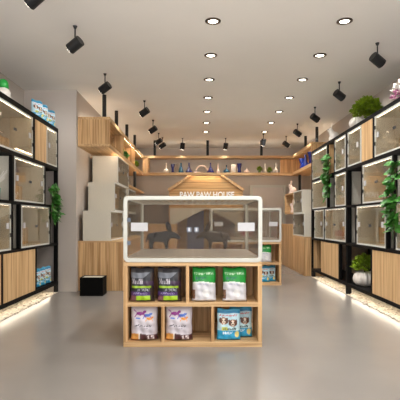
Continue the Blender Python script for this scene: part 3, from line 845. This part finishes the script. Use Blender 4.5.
# bigger plants
potted('potted_bush', (2.54, 7.25, 2.692), .80, .195, .165, 620, .07, LIME, 'bushy olive-green plant in a white ribbed pot on top of the right shelf', seed=11, fo=(.11, -.10, .10))
potted('potted_bush', (2.57, 7.02, .192), 1.04, .165, .16, 520, .06, LIME, 'olive bush in a white pumpkin-shaped pot in the lowest right bay', seed=12)
# orchid top right
t = empty('orchid', (2.60, 5.74, 2.692), 0, 'white and pink flowering plant in a purple pot at the top right corner', 'potted plant')
obj('pot', ribbed(bmesh.new(), [(.04, 0), (.05, .01), (.065, .09), (.055, .09)], 24, 0, 0), PURP, t, smooth=True)
b = bmesh.new()
for k in range(7):
    a = k * .9; x, y = math.cos(a), math.sin(a)
    tube(b, [(0, 0, .06), (x * .04, y * .04, .13), (x * .10, y * .10, .19), (x * .17, y * .17, .19 + .02 * (k % 3))], .006, 6)
obj('stem', b, CERAM, t)
obj('flowers', bush_bm(.16, .12, 90, .055, 5), CERAM, t, loc=(0, 0, .17))
obj('pink_flowers', bush_bm(.17, .07, 50, .045, 6), PINKF, t, loc=(0, 0, .10))
# teal pot with white branches, left shelf
t = empty('branch_plant', (-XF - .16, 5.57, LB[2][1] + .001), 0, 'teal pot with thin white branches in the second row of the left shelf', 'potted plant')
obj('pot', ribbed(bmesh.new(), [(.06, 0), (.075, .01), (.085, .15), (.075, .15)], 24, 0, 0), TEALPOT, t, smooth=True)
b = bmesh.new(); rnd = random.Random(2)
for k in range(22):
    a = rnd.random() * 2 * PI; r = .05 + rnd.random() * .13; h = .26 + rnd.random() * .16
    tube(b, [(0, 0, .12), (math.cos(a) * r * .4, math.sin(a) * r * .4, .12 + (h - .12) * .5), (math.cos(a) * r, math.sin(a) * r, h)], .004, 5)
obj('branches', b, CERAM, t)

def ivy(name, loc, rz, H, W, n, seed, label, L=.12):
    t = empty(name, loc, rz, label, 'hanging ivy', None)
    rnd = random.Random(seed); bm = bmesh.new(); st = bmesh.new()
    ns = 5
    for s in range(ns):
        x = (s - ns / 2 + .5) * W / ns; y = 0; z = 0; hh = H * (1 - .12 * abs(s - 2) - .1 * rnd.random()); pts = []
        m = max(8, int(n / ns)); ph = rnd.random() * 6
        for k in range(m):
            f = k / (m - 1); px = x + .03 * math.sin(f * 9 + ph); py = -.02 - .05 * math.sin(min(1, f * 4) * PI / 2) + .015 * math.sin(f * 7 + s)
            pz = -hh * f + .10 * math.sin(min(1, f * 5) * PI)
            pts.append((px, py, pz))
            if rnd.random() < .2 + .0 * f: continue
            clump = .6 + .5 * abs(math.sin(f * 7 + s * .4 + seed))
            for q in range(2):
                leaf(bm, (px, py, pz), (rnd.uniform(-1, 1), rnd.uniform(-1.2, .1), rnd.uniform(-.9, .35)), (rnd.uniform(-.4, .4), -1, .8), L * clump * rnd.uniform(.7, 1.2), L * .8 * clump)
        tube(st, pts, .004, 5)
    obj('vine', st, STEM, t); obj('leaves', bm, GREEN, t)
    return t
ivy('ivy', (-XF - .01, 7.24, 1.68), PI / 2, .52, .34, 70, 21, 'green ivy trailing from the second-row bay at the far end of the left shelf')
ivy('ivy', (XF + .01, 8.25, 2.34), -PI / 2, .72, .26, 70, 22, 'green ivy trailing over the far part of the right shelf', L=.13)
ivy('ivy', (XF - .0, 5.45, 1.86), -PI / 2, .86, .24, 90, 23, 'green ivy trailing at the right photo edge beside the second-row crate', L=.13)
# spray bottle top left
t = empty('cleaner_bottle', (-XF - .10, 5.72, 2.761), 0, 'white bottle with a green cap on top of the left shelf at the photo edge', 'bottle')
obj('body', lathe(bmesh.new(), [(.06, 0), (.085, .01), (.088, .07), (.065, .115), (.05, .125)], 24), CERAM, t, smooth=True)
obj('cap', lathe(bmesh.new(), [(.055, .126), (.066, .13), (.06, .19), (.045, .225), (.02, .24)], 24), mat('green_cap', (30, 150, 60), .4), t, smooth=True)

# rabbit figurines
def rabbit(loc, rz, label, sc=1.0, m=PINKC):
    t = empty('rabbit_figurine', loc, rz, label, 'figurine', 'white rabbit figurines')
    bm = bmesh.new()
    for (x, y, z, a, b_, c, ry) in ((-.02, 0, .075, .07, .055, .075, 0), (.02, 0, .12, .042, .04, .06, 0), (.045, 0, .175, .042, .033, .034, .2), (-.095, 0, .05, .02, .02, .02, 0),
                                (.045, .03, .03, .02, .016, .04, 0), (.045, -.03, .03, .02, .016, .04, 0), (.0, .045, .02, .05, .02, .02, 0), (.0, -.045, .02, .05, .02, .02, 0),
                                (.02, .026, .235, .012, .016, .05, -.2), (.02, -.026, .235, .012, .016, .05, -.2)):
        bmesh.ops.create_uvsphere(bm, u_segments=16, v_segments=12, radius=1, matrix=Matrix.Translation((x, y, z)) @ Matrix.Rotation(ry, 4, 'Y') @ Matrix.Diagonal((a, b_, c, 1)))
    o = obj('body', bm, m, t, smooth=True)
    md = o.modifiers.new('remesh', 'REMESH'); md.mode = 'VOXEL'; md.voxel_size = .006; md.use_smooth_shade = True
    for s in (-1, 1):
        b = bmesh.new(); bmesh.ops.create_uvsphere(b, u_segments=8, v_segments=6, radius=.006, matrix=Matrix.Translation((.072, s * .024, .185)))
        obj('eye', b, BLACKP, t, smooth=True)
    t.scale = (sc, sc, sc)
    return t
rabbit((2.50, 8.45, 2.695), PI * .9, 'white rabbit figurine on top of the right shelf, left of the bushy plant', 1.2, CERAM)

# ------------------------------------------------------------------ right far side
counter('oak_counter', 2.27, 3.09, 9.80, 10.98, .856, 'oak counter beyond the right shelf carrying cream crates', -1)
counter('oak_counter', 2.27, 3.09, 11.0, 13.2, 1.12, 'taller oak counter in the far right corner', -1)
stackcrate(2.275, 9.82, .857, 1.14, 1, 'cream crate directly on the oak counter beyond the right shelf', 'cream crates on the right')
stackcrate(2.275, 10.05, 1.38, .9, 1, 'upper cream crate beyond the right shelf, beside the open oak box', 'cream crates on the right')
t = empty('open_oak_box', (2.28, 11.0, 1.38), 0, 'open oak wall box holding a rabbit figurine, beyond the right shelf', 'shelf')
obj('box_panels', boxes((0, .815, 0, 1.1, 0, .03), (0, .815, 0, 1.1, .49, .52), (0, .815, 1.07, 1.1, .03, .49), (0, .815, 0, .03, .03, .49)), W_Y, t)
obj('back_panel', boxes((.79, .8195, .03, 1.07, .03, .49)), W_V, t)
rabbit((2.42, 11.6, 1.411), PI * .85, 'pale rabbit figurine inside the open oak wall box', 1.2)
rabbit((2.42, 11.8, 1.901), PI * .85, 'pale rabbit figurine standing on the open oak wall box', 1.25)

# ------------------------------------------------------------------ playhouse and sign
HX0, HX1, HY = -.86, 1.19, 12.36
cxh = (HX0 + HX1) / 2
def poly_prism(bm, pts, y0, y1):
    A = [bm.verts.new((x, y0, z)) for x, z in pts]; B = [bm.verts.new((x, y1, z)) for x, z in pts]
    bm.faces.new(A); bm.faces.new(B[::-1])
    for i in range(len(pts)): bm.faces.new((A[i], B[i], B[(i + 1) % len(pts)], A[(i + 1) % len(pts)]))
    return bm
t = empty('playhouse', (cxh, HY, 0), 0, 'wooden gabled pet house front under the far hanging shelf', 'pet house')
o = lambda n, b, m: obj(n, b, m, t, loc=(-cxh, -HY, 0))
eave, top = 2.065, 2.472
xin = (top - eave) / .71
o('upper_front', poly_prism(bmesh.new(), [(HX0 + .03, 1.56), (HX1 - .03, 1.56), (HX1 - .03, eave - .02), (HX1 - xin - .03, top - .03), (HX0 + xin + .03, top - .03), (HX0 + .03, eave - .02)], HY + .06, HY + .09), W_P)
rw = .05
for s in (-1, 1):
    xe, xt = (HX0, HX0 + xin) if s < 0 else (HX1, HX1 - xin)
    o('roof_slab', poly_prism(bmesh.new(), [(xe + s * .02, eave - .03), (xe + s * .02, eave + .03), (xt, top), (xt - s * .08, top), (xe - s * .04, eave - .03)], HY - .02, HY + .42), W_Y)
# lower front with a pitched opening
ap, jl, jr = 1.545, cxh - .80, cxh + .80
bm = bmesh.new()
poly_prism(bm, [(HX0 + .03, 0), (jl, 0), (jl, 1.145), (cxh, ap), (cxh, 1.56), (HX0 + .03, 1.56)], HY + .06, HY + .09)
poly_prism(bm, [(HX1 - .03, 0), (HX1 - .03, 1.56), (cxh, 1.56), (cxh, ap), (jr, 1.145), (jr, 0)], HY + .06, HY + .09)
o('lower_front', bm, CREAM)
o('side_wall', boxes((HX0 + .005, HX0 + .03, HY + .06, HY + 1.2, 0, eave - .03), (HX1 - .03, HX1 - .005, HY + .06, HY + 1.2, 0, eave - .03)), W_V)
o('inner_back', boxes((HX0 + .03, HX1 - .03, HY + 1.17, HY + 1.2, 0, eave - .03)), W_P)
o('mauve_panel', boxes((cxh - .55, cxh - .05, HY + 1.12, HY + 1.17, 0, 1.5)), MAUVE)
# sign lettering
cu = bpy.data.curves.new('sign', 'FONT'); cu.body = 'PAW PAW HOUSE'; cu.extrude = .015; cu.offset = .006; cu.size = .22; cu.align_x = 'CENTER'
tmp = bpy.data.objects.new('tmp', cu); COL.objects.link(tmp); bpy.context.view_layer.update()
dg = bpy.context.evaluated_depsgraph_get()
me = bpy.data.meshes.new_from_object(tmp.evaluated_get(dg)); bpy.data.objects.remove(tmp)
wd = max(v.co.x for v in me.vertices) - min(v.co.x for v in me.vertices)
k = 1.50 / wd
for v in me.vertices: v.co.x *= k
me.materials.clear(); me.materials.append(mat('letter_white', (244, 242, 238), .4))
so = bpy.data.objects.new('sign_lettering', me); COL.objects.link(so)
so.rotation_euler = (PI / 2, 0, 0); so.location = (.19, HY + .043, 1.85)
tag(so, 'white raised PAW PAW HOUSE lettering on the wooden house front', 'sign')

counter('oak_cabinet', -1.53, -.60, 11.4, 12.2, 1.12, 'oak cabinet in front of the left side of the wooden pet house')
t = empty('oak_bench', (.78, 11.35, 0), 0, 'low oak bench in front of the pet house, behind the farther island', 'bench')
obj('seat', boxes((0, .75, 0, .5, .60, .64)), W_X, t)
for x in (0, .71): obj('leg', boxes((x, x + .04, 0, .5, 0, .60)), W_V, t)
bag(ME_E, 'food_bag', (1.20, 11.55, .641), 0, 'pink-red and white bag seen through the right side of the near tank', 'pet food bag', None, 1.05)

# ------------------------------------------------------------------ world and colour
wd_ = bpy.data.worlds.new('world'); scene.world = wd_; wd_.use_nodes = True
# fill added through the open front, brighter below the horizon to lift the ceiling
nt = wd_.node_tree; tc = nt.nodes.new('ShaderNodeTexCoord'); sp = nt.nodes.new('ShaderNodeSeparateXYZ'); rp = nt.nodes.new('ShaderNodeValToRGB')
mr = nt.nodes.new('ShaderNodeMapRange'); mr.inputs[1].default_value = -1; mr.inputs[2].default_value = 1
nt.links.new(tc.outputs['Generated'], sp.inputs[0]); nt.links.new(sp.outputs[2], mr.inputs[0]); nt.links.new(mr.outputs[0], rp.inputs[0])
rp.color_ramp.elements[0].position = .46; rp.color_ramp.elements[1].position = .54
rp.color_ramp.elements[0].color = (1.0, .98, .965, 1); rp.color_ramp.elements[1].color = (.25, .245, .24, 1)
nt.links.new(rp.outputs[0], nt.nodes['Background'].inputs[0]); nt.nodes['Background'].inputs[1].default_value = 4.3
vs = scene.view_settings
vs.view_transform = 'Standard'; vs.look = 'None'; vs.gamma = 1; vs.use_curve_mapping = False; vs.exposure = 0.36
cy = scene.cycles
cy.max_bounces = 8; cy.diffuse_bounces = 4; cy.transparent_max_bounces = 16; cy.glossy_bounces = 3
cy.use_denoising = True; cy.sample_clamp_indirect = 6
